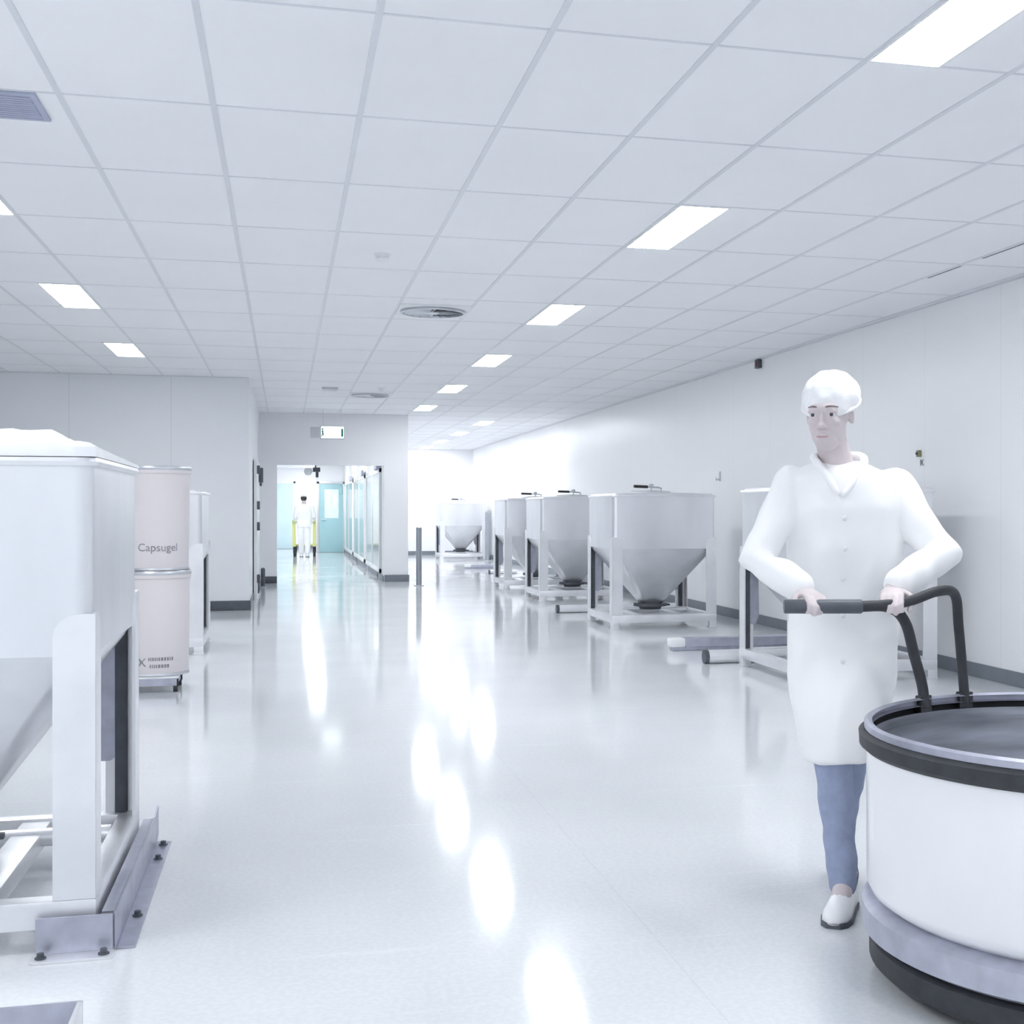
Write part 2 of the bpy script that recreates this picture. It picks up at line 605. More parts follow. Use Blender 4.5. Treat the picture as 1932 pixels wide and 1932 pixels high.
MB().tube(smoothpath([(-.01, 0, -.03), (-.05, 0, -.045), (-.055, 0, -.01)], 4), .006, 8).build('prong', M['alu'], t)

# ------------------------------------------------------------------ hopper bins
HW = .58


def rrect(hx, hy, r, z, n=5):
    out = []
    for cx, cy, a0 in ((hx - r, hy - r, 0), (-hx + r, hy - r, PI / 2), (-hx + r, -hy + r, PI), (hx - r, -hy + r, 1.5 * PI)):
        for i in range(n + 1):
            a = a0 + i / n * PI / 2
            out.append((cx + r * math.cos(a), cy + r * math.sin(a), z))
    return out


def make_bin(label, loc, group):
    t = thing('hopper_bin', label, 'hopper bin', loc, 0, group)
    mb = MB()
    mb.rings([rrect(HW, HW, .05, .865), rrect(HW, HW, .05, 1.44)], True, True)
    mb.build('hopper_body', M['steel'], t)
    mb = MB()
    mb.rings([rrect(HW - .012, HW - .012, .05, .868), rrect(HW - .03, HW - .03, .06, .83), rrect(.135, .135, .06, .26), rrect(.125, .125, .1, .235)])
    mb.build('outlet_cone', M['steel_cone'], t)
    mb = MB()
    mb.lathe([(.13, .238), (.19, .236), (.19, .205), (.13, .2), (.12, .17)], 28)
    mb.box(.12, .23, -.015, .015, .205, .225, .004)
    mb.build('outlet_valve', M['dark'], t)
    # rim under the lid
    mb = MB()
    mb.rings([rrect(HW + .012, HW + .012, .055, 1.428), rrect(HW + .016, HW + .016, .055, 1.44), rrect(HW + .012, HW + .012, .055, 1.452)])
    mb.build('top_rim', M['steel_leg'], t)
    mb = MB()
    mb.rings([rrect(HW - .01, HW - .01, .05, 1.452), rrect(HW - .02, HW - .02, .05, 1.466), rrect(.34, .34, .1, 1.478)])
    lid = mb.build('lid', M['steel_leg'], t)
    mb = MB().lathe([(.23, 1.474), (.235, 1.492), (.21, 1.502), (.08, 1.508), (.002, 1.51)], 36)
    mb.build('hatch', M['steel'], lid)
    mb = MB().tube([(.10, -.1, 1.50), (.10, -.1, 1.53), (.06, -.12, 1.54), (-.10, -.2, 1.545)], .009, 8).build('clamp_lever', M['alu'], lid)
    MB().tube([(-.09, -.195, 1.545), (-.26, -.28, 1.549)], .017, 10).build('black_grip', M['rubber'], lid)
    MB().lathe([(.01, 1.508), (.01, 1.548), (.028, 1.555), (.03, 1.575), (.014, 1.585)], 16, (.03, .06, 0)).build('knob', M['alu'], lid)
    # legs: folded angle with a rounded shoulder, gusset behind it
    w, e, R = .118, .010, .07
    for sx in (-1, 1):
        for sy in (-1, 1):
            mb = MB()
            arc = [(R - R * math.cos(a), .99 - R + R * math.sin(a)) for a in (0, .4, .8, 1.2, PI / 2)]
            # face plate (front / back)
            poly = [(0, .15)] + arc + [(w, .99), (w, .15)]
            mb.prism([(sx * (HW + e - w + p[0]), p[1]) for p in poly], 1, sy * (HW - .002), sy * (HW + e))
            poly = [(sy * (HW + e - w + p[0]), p[1]) for p in poly]
            mb.prism(poly, 0, sx * (HW - .002), sx * (HW + e))
            # gusset
            lg = mb.build('leg', M['steel_leg'], t)
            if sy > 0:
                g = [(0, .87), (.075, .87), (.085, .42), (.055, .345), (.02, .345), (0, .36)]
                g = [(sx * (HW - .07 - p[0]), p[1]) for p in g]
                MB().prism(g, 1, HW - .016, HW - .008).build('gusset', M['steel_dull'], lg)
                MB().box(sx * (HW - .05) - .022, sx * (HW - .05) + .022, HW - .03, HW - .006, .152, .885, .004).build('shade_strip', M['dark'], lg)  # dark strip standing in for the shade in the rear leg's narrow cavity
            f = MB().box(sx * (HW + .012) - .04 - sx * .04, sx * (HW + .012) + .04 - sx * .04, sy * (HW + .012) - .04 - sy * .04, sy * (HW + .012) + .04 - sy * .04, .012, .07, .004)
            f.box(sx * (HW - .03) - .045, sx * (HW - .03) + .045, sy * (HW - .03) - .045, sy * (HW - .03) + .045, 0, .014, .003)
            f.build('foot', M['steel_leg'], t)
    mb = MB()
    a = HW + .012
    for s in (-1, 1):
        mb.box(-a, a, s * a - .07 * (s > 0), s * a + .07 * (s < 0), .068, .15, .006)
        mb.box(s * a - .07 * (s > 0), s * a + .07 * (s < 0), -a + .07, a - .07, .068, .15, .006)
        mb.box(s * .24 - .05, s * .24 + .05, -a + .07, a - .07, .075, .14, .006)
    mb.tube([(-a + .07, .33, .125), (a - .07, .33, .125)], .032, 14)
    mb.build('base_frame', M['steel_leg'], t)
    return t


gb = 'steel hopper bins along the right wall'
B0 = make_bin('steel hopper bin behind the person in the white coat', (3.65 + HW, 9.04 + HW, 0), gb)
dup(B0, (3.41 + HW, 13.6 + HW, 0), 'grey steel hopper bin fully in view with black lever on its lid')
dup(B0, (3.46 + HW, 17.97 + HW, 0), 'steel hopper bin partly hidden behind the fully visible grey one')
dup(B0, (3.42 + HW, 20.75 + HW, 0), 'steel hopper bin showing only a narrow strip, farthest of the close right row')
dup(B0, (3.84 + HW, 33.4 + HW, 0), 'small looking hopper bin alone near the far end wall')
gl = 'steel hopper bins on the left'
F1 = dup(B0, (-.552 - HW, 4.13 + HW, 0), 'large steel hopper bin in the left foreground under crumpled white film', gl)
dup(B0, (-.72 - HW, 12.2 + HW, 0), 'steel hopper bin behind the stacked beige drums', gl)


# white film lying on the foreground bin
def film():
    nx, ny = 44, 44
    mb = MB()
    hw = HW + .012
    V = []
    for j in range(ny + 1):
        row = []
        for i in range(nx + 1):
            u, v = i / nx * 2 - 1, j / ny * 2 - 1
            x, y = u * hw, v * hw
            ed = 1 - max(abs(u), abs(v)) ** 30
            h = 1.484 + .014 * ed
            h += .010 * noise.noise(Vector((x * 4, y * 5, 3.3))) * ed
            # folds heaped up towards the camera's left
            if x < .50:
                h += .034 * min(1, (.50 - x) / .028) * (1 if v < .3 else max(0, (1 - v) / .7)) * (.35 + .65 * min(1, (v + 1) / .08))
            if x < .385:
                h += .010 * min(1, (.385 - x) / .03) * (1 if v < .2 else max(0, (1 - v) / .8)) * min(1, (v + 1) / .12)
            h -= .010 * (v + 1)
            row.append(mb.bm.verts.new((x, y, h)))
        V.append(row)
    W = [[mb.bm.verts.new((p.co.x, p.co.y, 1.4545)) for p in r] for r in V]
    for j in range(ny):
        for i in range(nx):
            mb._f([V[j][i], V[j][i + 1], V[j + 1][i + 1], V[j + 1][i]])
            mb._f([W[j][i], W[j + 1][i], W[j + 1][i + 1], W[j][i + 1]])
    for i in range(nx):
        mb._f([V[0][i], W[0][i], W[0][i + 1], V[0][i + 1]])
        mb._f([V[ny][i + 1], W[ny][i + 1], W[ny][i], V[ny][i]])
    for j in range(ny):
        mb._f([V[j + 1][0], W[j + 1][0], W[j][0], V[j][0]])
        mb._f([V[j][nx], W[j][nx], W[j + 1][nx], V[j + 1][nx]])
    return mb


for ch in list(F1.children):                  # this bin is closed by the film instead of a hatch
    if ch.name.startswith('lid'):
        for g in list(ch.children):
            bpy.data.objects.remove(g)
        bpy.data.objects.remove(ch)
o = film().build('plastic_film', M['film'], None, (F1.location.x, F1.location.y, 0), 0, 60)
tag(o, 'crumpled white plastic film folded over the top of the foreground left bin', 'film')


# ------------------------------------------------------------------ floor docking angles and rails
def bolt(mb, x, y, z):
    mb.lathe([(.016, z), (.016, z + .004), (.010, z + .004), (.010, z + .016), (.004, z + .018)], 10, (x, y, 0))


t = thing('docking_bracket', 'bolted steel angle bracket on the floor at the foot of the foreground bin', 'floor bracket', (-.595, 4.09, 0))
MB().box(-.105, .105, -.008, 0, 0, .112, .002).build('upright_plate', M['steel_dull'], t)
MB().box(-.11, .11, -.075, -.008, 0, .008, .002).build('floor_flange', M['steel_leg'], t)
for x in (-.085, .085):
    b = MB()
    bolt(b, x, -.045, .008)
    b.build('bolt', M['dark'], t)
t = thing('docking_guide', 'long steel floor guide along the right side of the foreground bin', 'floor guide', (-.49, 4.10, 0))
mb = MB().box(0, .008, 0, 1.22, 0, .112, .002)
mb.prism([(1.22, .112), (1.33, .135), (1.33, .02), (1.22, 0)], 0, 0, .008)
mb.box(-.035, 0, .02, 1.2, .105, .112, .002)
mb.build('upright_plate', M['steel_dull'], t)
MB().box(.008, .06, 0, 1.26, 0, .007, .002).build('floor_flange', M['steel_dull'], t)
for y in (.99, 1.2, .3):
    b = MB()
    bolt(b, .036, y, .007)
    b.build('bolt', M['dark'], t)
t = thing('docking_bracket', 'dull steel angle corner on the floor at the bottom left corner of the photo', 'floor bracket', (-.47, 3.36, 0))
MB().box(-1.1, 0, -.008, 0, 0, .12, .002).build('upright_plate', M['steel_dull'], t)
mb = MB().box(-.012, 0, -1.2, -.008, 0, .12, .002)
mb.build('side_plate', M['steel_leg'], t)
MB().box(0, .05, -1.2, 0, 0, .007, .002).build('floor_flange', M['steel_dull'], t)


def guide_rail(label, x0, x1, y, h, round_, capd=True):
    t = thing('floor_rail', label, 'floor rail', (x0, y, 0), 0, 'floor rails between the right bins')
    L = x1 - x0
    mb = MB()
    if round_:
        mb.tube([(.03, 0, h / 2), (L, 0, h / 2)], h / 2, 20)
        mb.build('bar', M['steel_leg'], t)
        MB().tube([(0, 0, h / 2), (.034, 0, h / 2)], h / 2 + .002, 20).build('end_cap', M['dark'], t)
    else:
        mb.box(.14, L, -.07, .07, .035, h, .006)
        mb.build('bar', M['steel_dull'], t)
        MB().box(0, .142, -.075, .075, .035, h + .003, .02).build('end_block', M['white'], t)
        MB().box(.02, L, -.05, .05, 0, .036, .003).build('foot_strip', M['steel_dull'], t)
    return t


guide_rail('round steel floor rail end showing left of the fully visible hopper bin', 3.27, 4.9, 15.95, .10, True)
guide_rail('flat grey floor rail with pale end block between two right bins', 3.40, 4.95, 11.45, .115, False)
guide_rail('round steel floor rail with dark cap just left of the person', 3.40, 4.8, 10.42, .115, True)
guide_rail('small floor rail far back before the lone far hopper', 3.75, 4.4, 28.2, .09, False)
guide_rail('small round floor rail nearer than the far flat one', 3.93, 4.5, 25.9, .08, True)


def bollard(label, x, y, r, h):
    t = thing('bollard', label, 'bollard', (x, y, 0), 0, 'guard posts')
    MB().lathe([(r, .012), (r, h - .01), (r - .012, h), (.002, h)], 28).build('post', M['steel_bol'], t)
    MB().box(-r * 1.6, r * 1.6, -r * 1.6, r * 1.6, 0, .012, .003).build('base_plate', M['alu'], t)


M['steel_bol'] = mat('grey steel post', (.42, .45, .49), .35, .9, var=.05, scale=4)
bollard('slim grey steel guard post beside the corridor pier', 2.185, 22.2, .048, .99)
bollard('pale grey guard post right of the lone far hopper', 4.93, 32.6, .07, 1.22)


# ------------------------------------------------------------------ stacked drums
def drum(label, loc, r0, r1, h, writing):
    t = thing('fibre_drum', label, 'drum', loc, 0, 'stacked fibre drums')
    MB().lathe([(r0 - .004, 0), (r0, .012), (r1, h - .055), (r1 - .002, h - .05)], 48).build('barrel', M['drum'], t)
    MB().lathe([(r0 + .004, 0.002), (r0 + .007, .008), (r0 + .004, .022), (r0 - .004, .022)], 48).build('bottom_ring', M['alu'], t)
    MB().lathe([(r1 + .002, h - .058), (r1 + .008, h - .05), (r1 + .008, h - .012), (r1 + .003, h), (r1 - .02, h), (r1 - .03, h - .012), (.002, h - .012)], 48, cap1=False).build('lid', M['drum'], t)
    MB().lathe([(r1 + .009, h - .028), (r1 + .013, h - .02), (r1 + .013, h - .012), (r1 + .006, h + .001)], 48, cap0=False, cap1=False).build('clamp_ring', M['alu'], t)
    parts = []
    if writing:
        parts.append((text_mesh('Capsugel', .078, .0005), .018, .165))
    else:
        parts.append((text_mesh('O', .10, .0005), -.135, .10))
        parts.append((text_mesh('X', .085, .0005), -.095, .10))
    mbs = []
    facing = math.atan2(-loc[1], -loc[0])
    allv, allf = [], []
    for me, off, z in parts:
        n0 = len(allv)
        for v in me.vertices:
            rr = r0 + (r1 - r0) * (z / h) + .0012 + v.co.z
            a = facing + (v.co.x + off) / rr
            allv.append((rr * math.cos(a), rr * math.sin(a), z + v.co.y))
        for p in me.polygons:
            allf.append([n0 + q for q in p.vertices])
    if not writing:
        random.seed(4)
        for z, x0, x1 in ((.125, -.05, .12), (.075, -.04, .08)):
            x = x0
            while x < x1:                      # small print far too small to read
                w = random.uniform(.006, .016)
                rr = r0 + (r1 - r0) * (z / h) + .0015
                n0 = len(allv)
                for xx, zz in ((x, z - .012), (x + w, z - .012), (x + w, z + .012), (x, z + .012)):
                    a = facing + xx / rr
                    allv.append((rr * math.cos(a), rr * math.sin(a), zz))
                allf.append([n0, n0 + 1, n0 + 2, n0 + 3])
                x += w + .006
    me = bpy.data.meshes.new('printed_marking')
    me.from_pydata(allv, [], allf)
    me.materials.append(M['ink'])
    o = bpy.data.objects.new('printed_marking', me)
    C.objects.link(o)
    o.parent = t
    return t


DX, DY = -.905, 9.96
drum('pinkish beige fibre drum standing on the lower drum', (DX, DY, .8595), .226, .236, .745, True)
drum('pinkish beige fibre drum at the bottom, on the low steel dolly', (DX, DY, .113), .226, .236, .745, False)
t = thing('drum_dolly', 'low stainless dolly under the stacked beige drums', 'dolly', (DX, DY, 0))
MB().box(-.21, .17, -.22, .22, .098, .113, .004).build('deck', M['steel_leg'], t)
mb = MB()
for s in (-1, 1):
    mb.box(-.2, .16, s * .20 - .01, s * .20 + .01, .045, .098, .003)
mb.box(-.2, -.18, -.2, .2, .05, .098).box(.14, .16, -.2, .2, .05, .098)
mb.build('skirt_frame', M['steel_dull'], t)
for x in (-.17, .15):
    for y in (-.18, .18):
        w = MB().tube([(x - .014, y, .032), (x + .014, y, .032)], .032, 16)
        w.box(x - .02, x + .02, y - .012, y + .012, .04, .09)
        w.build('caster', M['rubber'], t)

# ------------------------------------------------------------------ fittings on the partition's corridor side
t = thing('swing_door', 'white door leaf edge on against the partition end with dark hinges', 'door', (XB + .014, 20.2, 0))
MB().box(0, .05, -.85, .85, .0, 2.02, .004).build('leaf', M['white'], t)
for z in (.30, 1.05, 1.35, 1.86):
    MB().box(.045, .085, -.86, -.78, z - .06, z + .06, .006).build('hinge', M['dark'], t)
MB().box(.05, .07, -.5, .8, .07, .26, .004).build('kick_bumper', M['dark'], t)
MB().box(.05, .11, .2, .55, 1.70, 1.92, .008).build('closer_box', M['dark'], t)
t = thing('switch_box', 'small dark switch box on the partition end beside the corridor opening', 'switch', (XB, 22.6, 1.78))
MB().box(0, .07, -.12, .12, -.1, .1, .006).build('housing', M['dark'], t)
MB().box(.07, .08, -.05, .05, -.06, .0, .003).build('rocker', M['alu'], t)
t = thing('door_buffer', 'short dark buffer post low on the partition end near the corridor skirting', 'buffer', (XB + .09, 22.5, 0))
MB().lathe([(.035, 0), (.035, .30), (.02, .32)], 16).build('post', M['dark'], t)
MB().lathe([(.06, 0), (.06, .01), (.036, .012)], 16).build('base_flange', M['alu'], t)

# ------------------------------------------------------------------ corridor: glazed doors, teal doors, camera
n = 1
for y0, y1, top in ((24.3, 28.5, 2.05), (29.1, 33.6, 2.05), (34.2, 38.6, 2.05)):
    mb = MB()
    x0, x1 = XO1 - .045, XO1
    mb.box(x0, x1, y0, y0 + .07, .12, top, .004).box(x0, x1, y1 - .07, y1, .12, top, .004)
    mb.box(x0, x1, y0, y1, .12, .2, .004).box(x0, x1, y0, y1, top - .08, top, .004)
    mb.box(x0, x1, (y0 + y1) / 2 - .03, (y0 + y1) / 2 + .03, .2, top - .08, .004)
    f = mb.build('window_%d' % n, M['white'])
    struct(f)
    MB().box(XO1 - .03, XO1 - .02, y0 + .07, y1 - .07, .2, top - .08).build('glass', M['glass'], f)
    MB().box(XO1 - .09, XO1 - .045, y0 + .1, y0 + .9, top - .02, top + .1, .006).build('closer', M['vent'], f)
    n += 1


def teal_door(num, x0, x1, y, h, m, win):
    mb = MB().box(x0 - .07, x0, y - .03, y, 0, h + .07, .004).box(x1, x1 + .07, y - .03, y, 0, h + .07, .004).box(x0 - .07, x1 + .07, y - .03, y, h, h + .07, .004)
    f = struct(mb.build('door_%d' % num, M['alu' if win else 'white']))
    leaf = MB().box(x0, x1, y - .022, y - .002, .01, h, .003).build('leaf', m, f)
    if win:
        MB().box(x0 + .15, x1 - .13, y - .03, y - .022, 1.02, h - .16, .002).build('vision_panel', M['pane'], f)
        MB().box(x1 - .30, x1 - .19, y - .034, y - .030, 1.35, 1.75).build('paper_notice', M['paper'], f)
        mb = MB().tube([(x0 + .07, y - .02, .98), (x0 + .07, y - .07, .98), (x0 + .2, y - .07, .98)], .012, 8)
        mb.build('handle', M['alu'], f)
        MB().box(x1 - .11, x1 - .02, y - .06, y - .022, h - .28, h - .1, .006).build('closer', M['teal'], f)
    return f


teal_door(1, .98, XO1 - .04, 39.85, 2.04, M['teal'], True)
teal_door(2, -.55, .25, 43.6, 2.12, M['teal_pale'], False)
# security camera hung under the opening's head
t = thing('security_camera', 'small white dome camera on a dark bracket above the corridor', 'camera', (.475, 23.95, 2.62))
MB().tube([(.05, -.20, -.515), (.05, 0, -.515), (.05, 0, -.62)], .012, 8).build('wall_arm', M['dark'], t)
MB().box(.0, .13, -.04, .04, -.66, -.58, .01).build('bracket', M['dark'], t)
mb = MB().lathe([(.002, .075), (.05, .06), (.075, .0), (.05, -.06), (.002, -.075)], 20, (-.08, 0, -.65))
mb.build('dome', M['plastic'], t)
MB().box(.05, .1, -.03, .03, -.76, -.66, .01).build('lens_arm', M['dark'], t)


# ------------------------------------------------------------------ people
def rot_basis(fwd, up=(0, 0, 1)):
    """matrix whose -Y is fwd"""
    f = Vector(fwd).normalized()
    y = -f
    x = y.cross(Vector(up)).normalized()
    z = x.cross(y).normalized()
    return Matrix((x, y, z)).transposed().to_4x4()


def head_solids(mb, c, R):
    """skull, jaw, nose, ears; face looks along local -Y; c is the head centre"""
    T = Matrix.Translation(c) @ R

    def e(p, r, rot=None):
        b2 = bmesh.new()
        bmesh.ops.create_uvsphere(b2, u_segments=20, v_segments=14, radius=1)
        m = T @ Matrix.Translation(p) @ (rot if rot is not None else Matrix.Identity(4)) @ Matrix.Diagonal((*r, 1))
        mb.merge(b2, m)
    e((0, .012, .035), (.074, .094, .085))          # cranium
    e((0, -.020, -.020), (.062, .066, .082))        # face
    e((0, -.042, -.078), (.040, .042, .038))        # chin and jaw
    e((-.030, -.008, -.062), (.026, .046, .036))
    e((.030, -.008, -.062), (.026, .046, .036))
    e((0, -.078, .028), (.044, .018, .014))         # brow ridge
    e((0, -.090, -.012), (.0095, .014, .030), Matrix.Rotation(-.25, 4, 'X'))   # nose bridge
    e((0, -.101, -.030), (.014, .013, .011))        # nose tip
    e((-.012, -.092, -.034), (.009, .010, .008))
    e((.012, -.092, -.034), (.009, .010, .008))
    for s in (-1, 1):
        e((s * .036, -.068, -.018), (.020, .016, .016))      # cheeks
        e((s * .071, .020, -.006), (.009, .017, .027), Matrix.Rotation(.2, 4, 'X'))   # ears
        e((s * .031, -.0735, .0155), (.021, .0165, .0085))      # upper lids
        e((s * .031, -.0715, -.006), (.019, .015, .0065))     # lower lids
    e((0, -.084, -.060), (.020, .010, .0065))       # upper lip mass
    e((0, -.082, -.070), (.018, .010, .007))
    return T


def face_parts(T, body, cap=True):
    for s in (-1, 1):
        b = MB()
        b.ell((0, 0, 0), (.0115, .0115, .0115), seg=14)
        bmesh.ops.transform(b.bm, matrix=T @ Matrix.Translation((s * .031, -.0735, .005)), verts=b.bm.verts)
        eo = b.build('eye', M['eye'], body)
        b = MB()
        b.ell((0, 0, 0), (.0062, .003, .0062), seg=12)
        bmesh.ops.transform(b.bm, matrix=T @ Matrix.Translation((s * .031, -.0838, .005)), verts=b.bm.verts)
        b.build('iris', M['iris'], eo)
        b = MB()
        p = [T @ Vector((s * (.014 + .009 * i), -.0935 + .0028 * i * i * .6, .030 + .002 * math.sin(i))) for i in range(5)]
        b.tube(p, [.002, .0035, .0035, .003, .0015], 8)
        b.build('eyebrow', M['brow'], body)
    b = MB()
    b.ell((0, 0, 0), (.021, .008, .0042), seg=14)
    bmesh.ops.transform(b.bm, matrix=T @ Matrix.Translation((0, -.0865, -.0655)), verts=b.bm.verts)
    b.build('lips', M['lip'], body)


def hand(mb, wrist, palm_dir, back, bar_dir, thumb_side, closed=True):
    """palm plus five separate curled fingers. palm_dir: wrist->knuckles, back: out of the hand's back, bar_dir: across the knuckles (index side positive = thumb_side)"""
    w = Vector(wrist)
    d = Vector(palm_dir).normalized()
    n = Vector(back).normalized()
    a = d.cross(n).normalized() * thumb_side
    R = Matrix((a, d, n)).transposed().to_4x4()
    mb.ell(w + d * .045, (.040, .052, .016), R)
    mb.ell(w + d * .015, (.030, .030, .019), R)
    lens = (.070, .078, .072, .056)
    for i, L in enumerate(lens):
        off = (.030 - .020 * i)
        k = w + d * (.086 - .004 * abs(i - 1)) + a * off + n * .002
        p = [w + d * .05 + a * off * .8, k]
        ang = 0
        q = k
        for seg, bend in ((.45, .75), (.32, 1.15), (.23, .9)):
            ang += bend if closed else bend * .25
            q = q + (d * math.cos(ang) - n * math.sin(ang)) * L * seg
            p.append(q)
        mb.limb(p, [.0095, .0095, .0088, .0082, .0072], 10)
    t0 = w + d * .022 + a * .026 - n * .006
    t1 = t0 + (a * .75 + d * .55 - n * .25).normalized() * .038
    t2 = t1 + (a * .15 + d * .75 - n * .7).normalized() * .030
    t3 = t2 + (-a * .35 + d * .5 - n * .8).normalized() * .024
    mb.limb([t0, t1, t2, t3], [.014, .0115, .0105, .0085], 10)


def shoe(parent, heel, toe, lift=0., m=None, sole=None):
    """low white clog between heel and toe points on the floor"""
    h, tt = Vector(heel), Vector(toe)
    d = (tt - h)
    L = d.length
    d.normalize()
    s = Vector((d.y, -d.x, 0)).normalized()
    up = s.cross(d).normalized()
    if up.z < 0:
        up = -up
    mb = MB()
    prof = [(-.03, .026, .030, .075), (.02, .038, .040, .088), (.30, .040, .042, .092), (.50, .045, .045, .082), (.75, .050, .047, .066), (.93, .042, .038, .050), (1.03, .016, .022, .030)]
    rs = []
    for f, wl, wr, ht in prof:
        c = h + d * L * f
        ring = []
        for k in range(16):
            a = 2 * PI * k / 16
            x = math.cos(a) * (wl + wr) / 2
            z = math.sin(a)
            z = (.016 + (ht - .016) * (z if z > 0 else 0)) if z > 0 else .016 + .006 * z
            ring.append(c + s * x + up * z)
        rs.append(ring)
    mb.rings(rs)
    o = mb.build('shoe', m or M['white'], parent, sharp=70)
    mb = MB()
    rs = []
    for f, wl, wr, ht in prof:
        c = h + d * L * f
        w = (wl + wr) / 2 + .003
        rs.append([c - s * w, c + s * w, c + s * w + up * .018, c - s * w + up * .018])
    mb.rings(rs)
    mb.build('sole', sole or M['dark'], o)
    return o


def garment_rings(mb, rows, n=28, pw=2.4):
    rs = []
    for cx, cy, rx, ry, z in rows:
        ring = []
        for k in range(n):
            a = 2 * PI * k / n
            c, s = math.cos(a), math.sin(a)
            ring.append((cx + rx * math.copysign(abs(c) ** (2 / pw), c), cy + ry * math.copysign(abs(s) ** (2 / pw), s), z))
        rs.append(ring)
    mb.rings(rs)


def ruffle(o, amp, freq, zstretch=1.):
    """soft cloth folds: push vertices along their normals by a smooth noise"""
    me = o.data
    data = [(v.co.copy(), v.normal.copy()) for v in me.vertices]
    for v, (p, nrm) in zip(me.vertices, data):
        k = noise.noise(Vector((p.x * freq, p.y * freq, p.z * freq * zstretch)))
        v.co = p + nrm * amp * k
    me.update()


def person_front():
    X, Y = wxy(.68, 4.35)
    t = thing('person', 'person in white coat and white cap gripping the dark push bar of the white vat', 'person', (X, Y, 0), -TH)
    sl, sr = Vector((-.138, .0, 1.37)), Vector((.208, .015, 1.372))
    el, er = Vector((-.262, -.12, 1.135)), Vector((.345, -.11, 1.15))
    wl, wr = Vector((-.125, -.262, 1.045)), Vector((.155, -.262, 1.052))
    hip = Vector((.05, .07, .92))
    hl, hr = Vector((-.03, .06, .90)), Vector((.13, .08, .90))
    kl, kr = Vector((.0, -.03, .50)), Vector((.085, .09, .50))
    al, ar = Vector((.022, -.13, .10)), Vector((.075, .27, .17))
    nb, hc = Vector((.022, .0, 1.44)), Vector((-.018, -.065, 1.607))
    mb = MB()
    R = rot_basis((-.42, -.95, -.10))
    T = head_solids(mb, hc, R)
    mb.limb([nb - Vector((0, 0, .06)), nb, hc + Vector((.006, .03, -.06))], [.066, .056, .052])
    garment_rings(mb, [(.035, .0, .09, .06, 1.44), (.035, .0, .165, .085, 1.395), (.035, .0, .175, .10, 1.30), (.042, .02, .155, .098, 1.15), (.05, .05, .145, .095, 1.02), (.05, .07, .165, .11, .90), (.05, .07, .14, .10, .84)])
    mb.limb([sl, el, wl], [.056, .043, .029])
    mb.limb([sr, er, wr], [.056, .043, .029])
    mb.limb([hl, kl, al], [.075, .046, .034])
    mb.limb([hr, kr, ar], [.075, .046, .034])
    mb.limb([al, al + Vector((-.03, -.09, -.06))], [.035, .03])
    mb.limb([ar, ar + Vector((-.015, -.08, -.10))], [.035, .03])
    dl = Vector((-.098, -.352, 1.022)) - wl
    dr = Vector((.130, -.352, 1.024)) - wr
    hand(mb, wl, dl, (0, .25, 1), None, 1)
    hand(mb, wr, dr, (0, .25, 1), None, -1)
    body = organic(mb, 'body', M['skin'], t, .0052, 4)
    face_parts(T, body)
    # trousers
    mb = MB()
    mb.limb([hl, kl, al + Vector((-.006, -.012, -.012))], [.098, .067, .047])
    mb.limb([hr, kr, ar + Vector((0, .0, -.012))], [.098, .067, .047])
    mb.ell(hip, (.16, .11, .10))
    o = organic(mb, 'trousers', M['denim'], t, .009, 5)
    ruffle(o, .006, 11, 1.6)
    # coat: body, skirt and sleeves fused
    mb = MB()
    garment_rings(mb, [(.024, .005, .076, .062, 1.455), (.028, .0, .12, .08, 1.435), (.035, .0, .192, .100, 1.405), (.035, -.005, .208, .122, 1.30), (.040, .01, .192, .122, 1.17),
                       (.048, .04, .178, .118, 1.04), (.052, .065, .192, .135, .90), (.048, .06, .182, .15, .74), (.036, .04, .152, .165, .58), (.028, .02, .128, .16, .47)], 36, 2.2)
    mb.limb([sl, sl * .5 + el * .5, el, el * .45 + wl * .55, wl + (el - wl) * .1], [.072, .068, .064, .056, .048])
    mb.limb([sr, sr * .5 + er * .5, er, er * .45 + wr * .55, wr + (er - wr) * .1], [.072, .068, .064, .056, .048])
    o = organic(mb, 'coat', M['coat'], t, .0085, 6)
    ruffle(o, .020, 6, .6)
    ruffle(o, .008, 14, .6)
    # turned collar
    mb = MB()
    for s, pts in ((-1, [(.022, .06, 1.475), (-.045, .03, 1.478), (-.058, -.03, 1.462), (-.035, -.085, 1.42), (.005, -.125, 1.345)]),
                   (1, [(.022, .06, 1.475), (.09, .03, 1.478), (.105, -.03, 1.462), (.078, -.085, 1.42), (.018, -.128, 1.34)])):
        p = smoothpath(pts, 6)
        mb.tube(p, [.014] * (len(p) - 3) + [.012, .010, .006], 8)
    mb.build('collar', M['coat'], t, sharp=80)
    mb = MB()
    for z in (1.27, 1.17, 1.07, .95, .80):
        mb.ell((.025, -.128 + (.02 if z < 1.1 else 0) * 1.5 + (.0 if z > 1.1 else .01), z), (.009, .004, .009), seg=10)
    mb.build('buttons', M['plastic'], t)
    # cap
    mb = MB()
    b2 = bmesh.new()
    bmesh.ops.create_uvsphere(b2, u_segments=32, v_segments=22, radius=1)
    for v in list(b2.verts):
        if v.co.z < -.18:
            v.co.z = -.18
    mb.merge(b2, T @ Matrix.Translation((0, .030, .052)) @ Matrix.Rotation(.34, 4, 'X') @ Matrix.Diagonal((.097, .118, .096, 1)))
    o = organic(mb, 'cap', M['cap'], t, .006, 3)
    ruffle(o, .006, 26)
    mb = MB()
    p = []
    for k in range(25):
        a = 2 * PI * k / 24
        p.append(T @ Matrix.Translation((0, .030, .052)) @ Matrix.Rotation(.34, 4, 'X') @ Vector((.092 * math.cos(a), .112 * math.sin(a), -.016)))
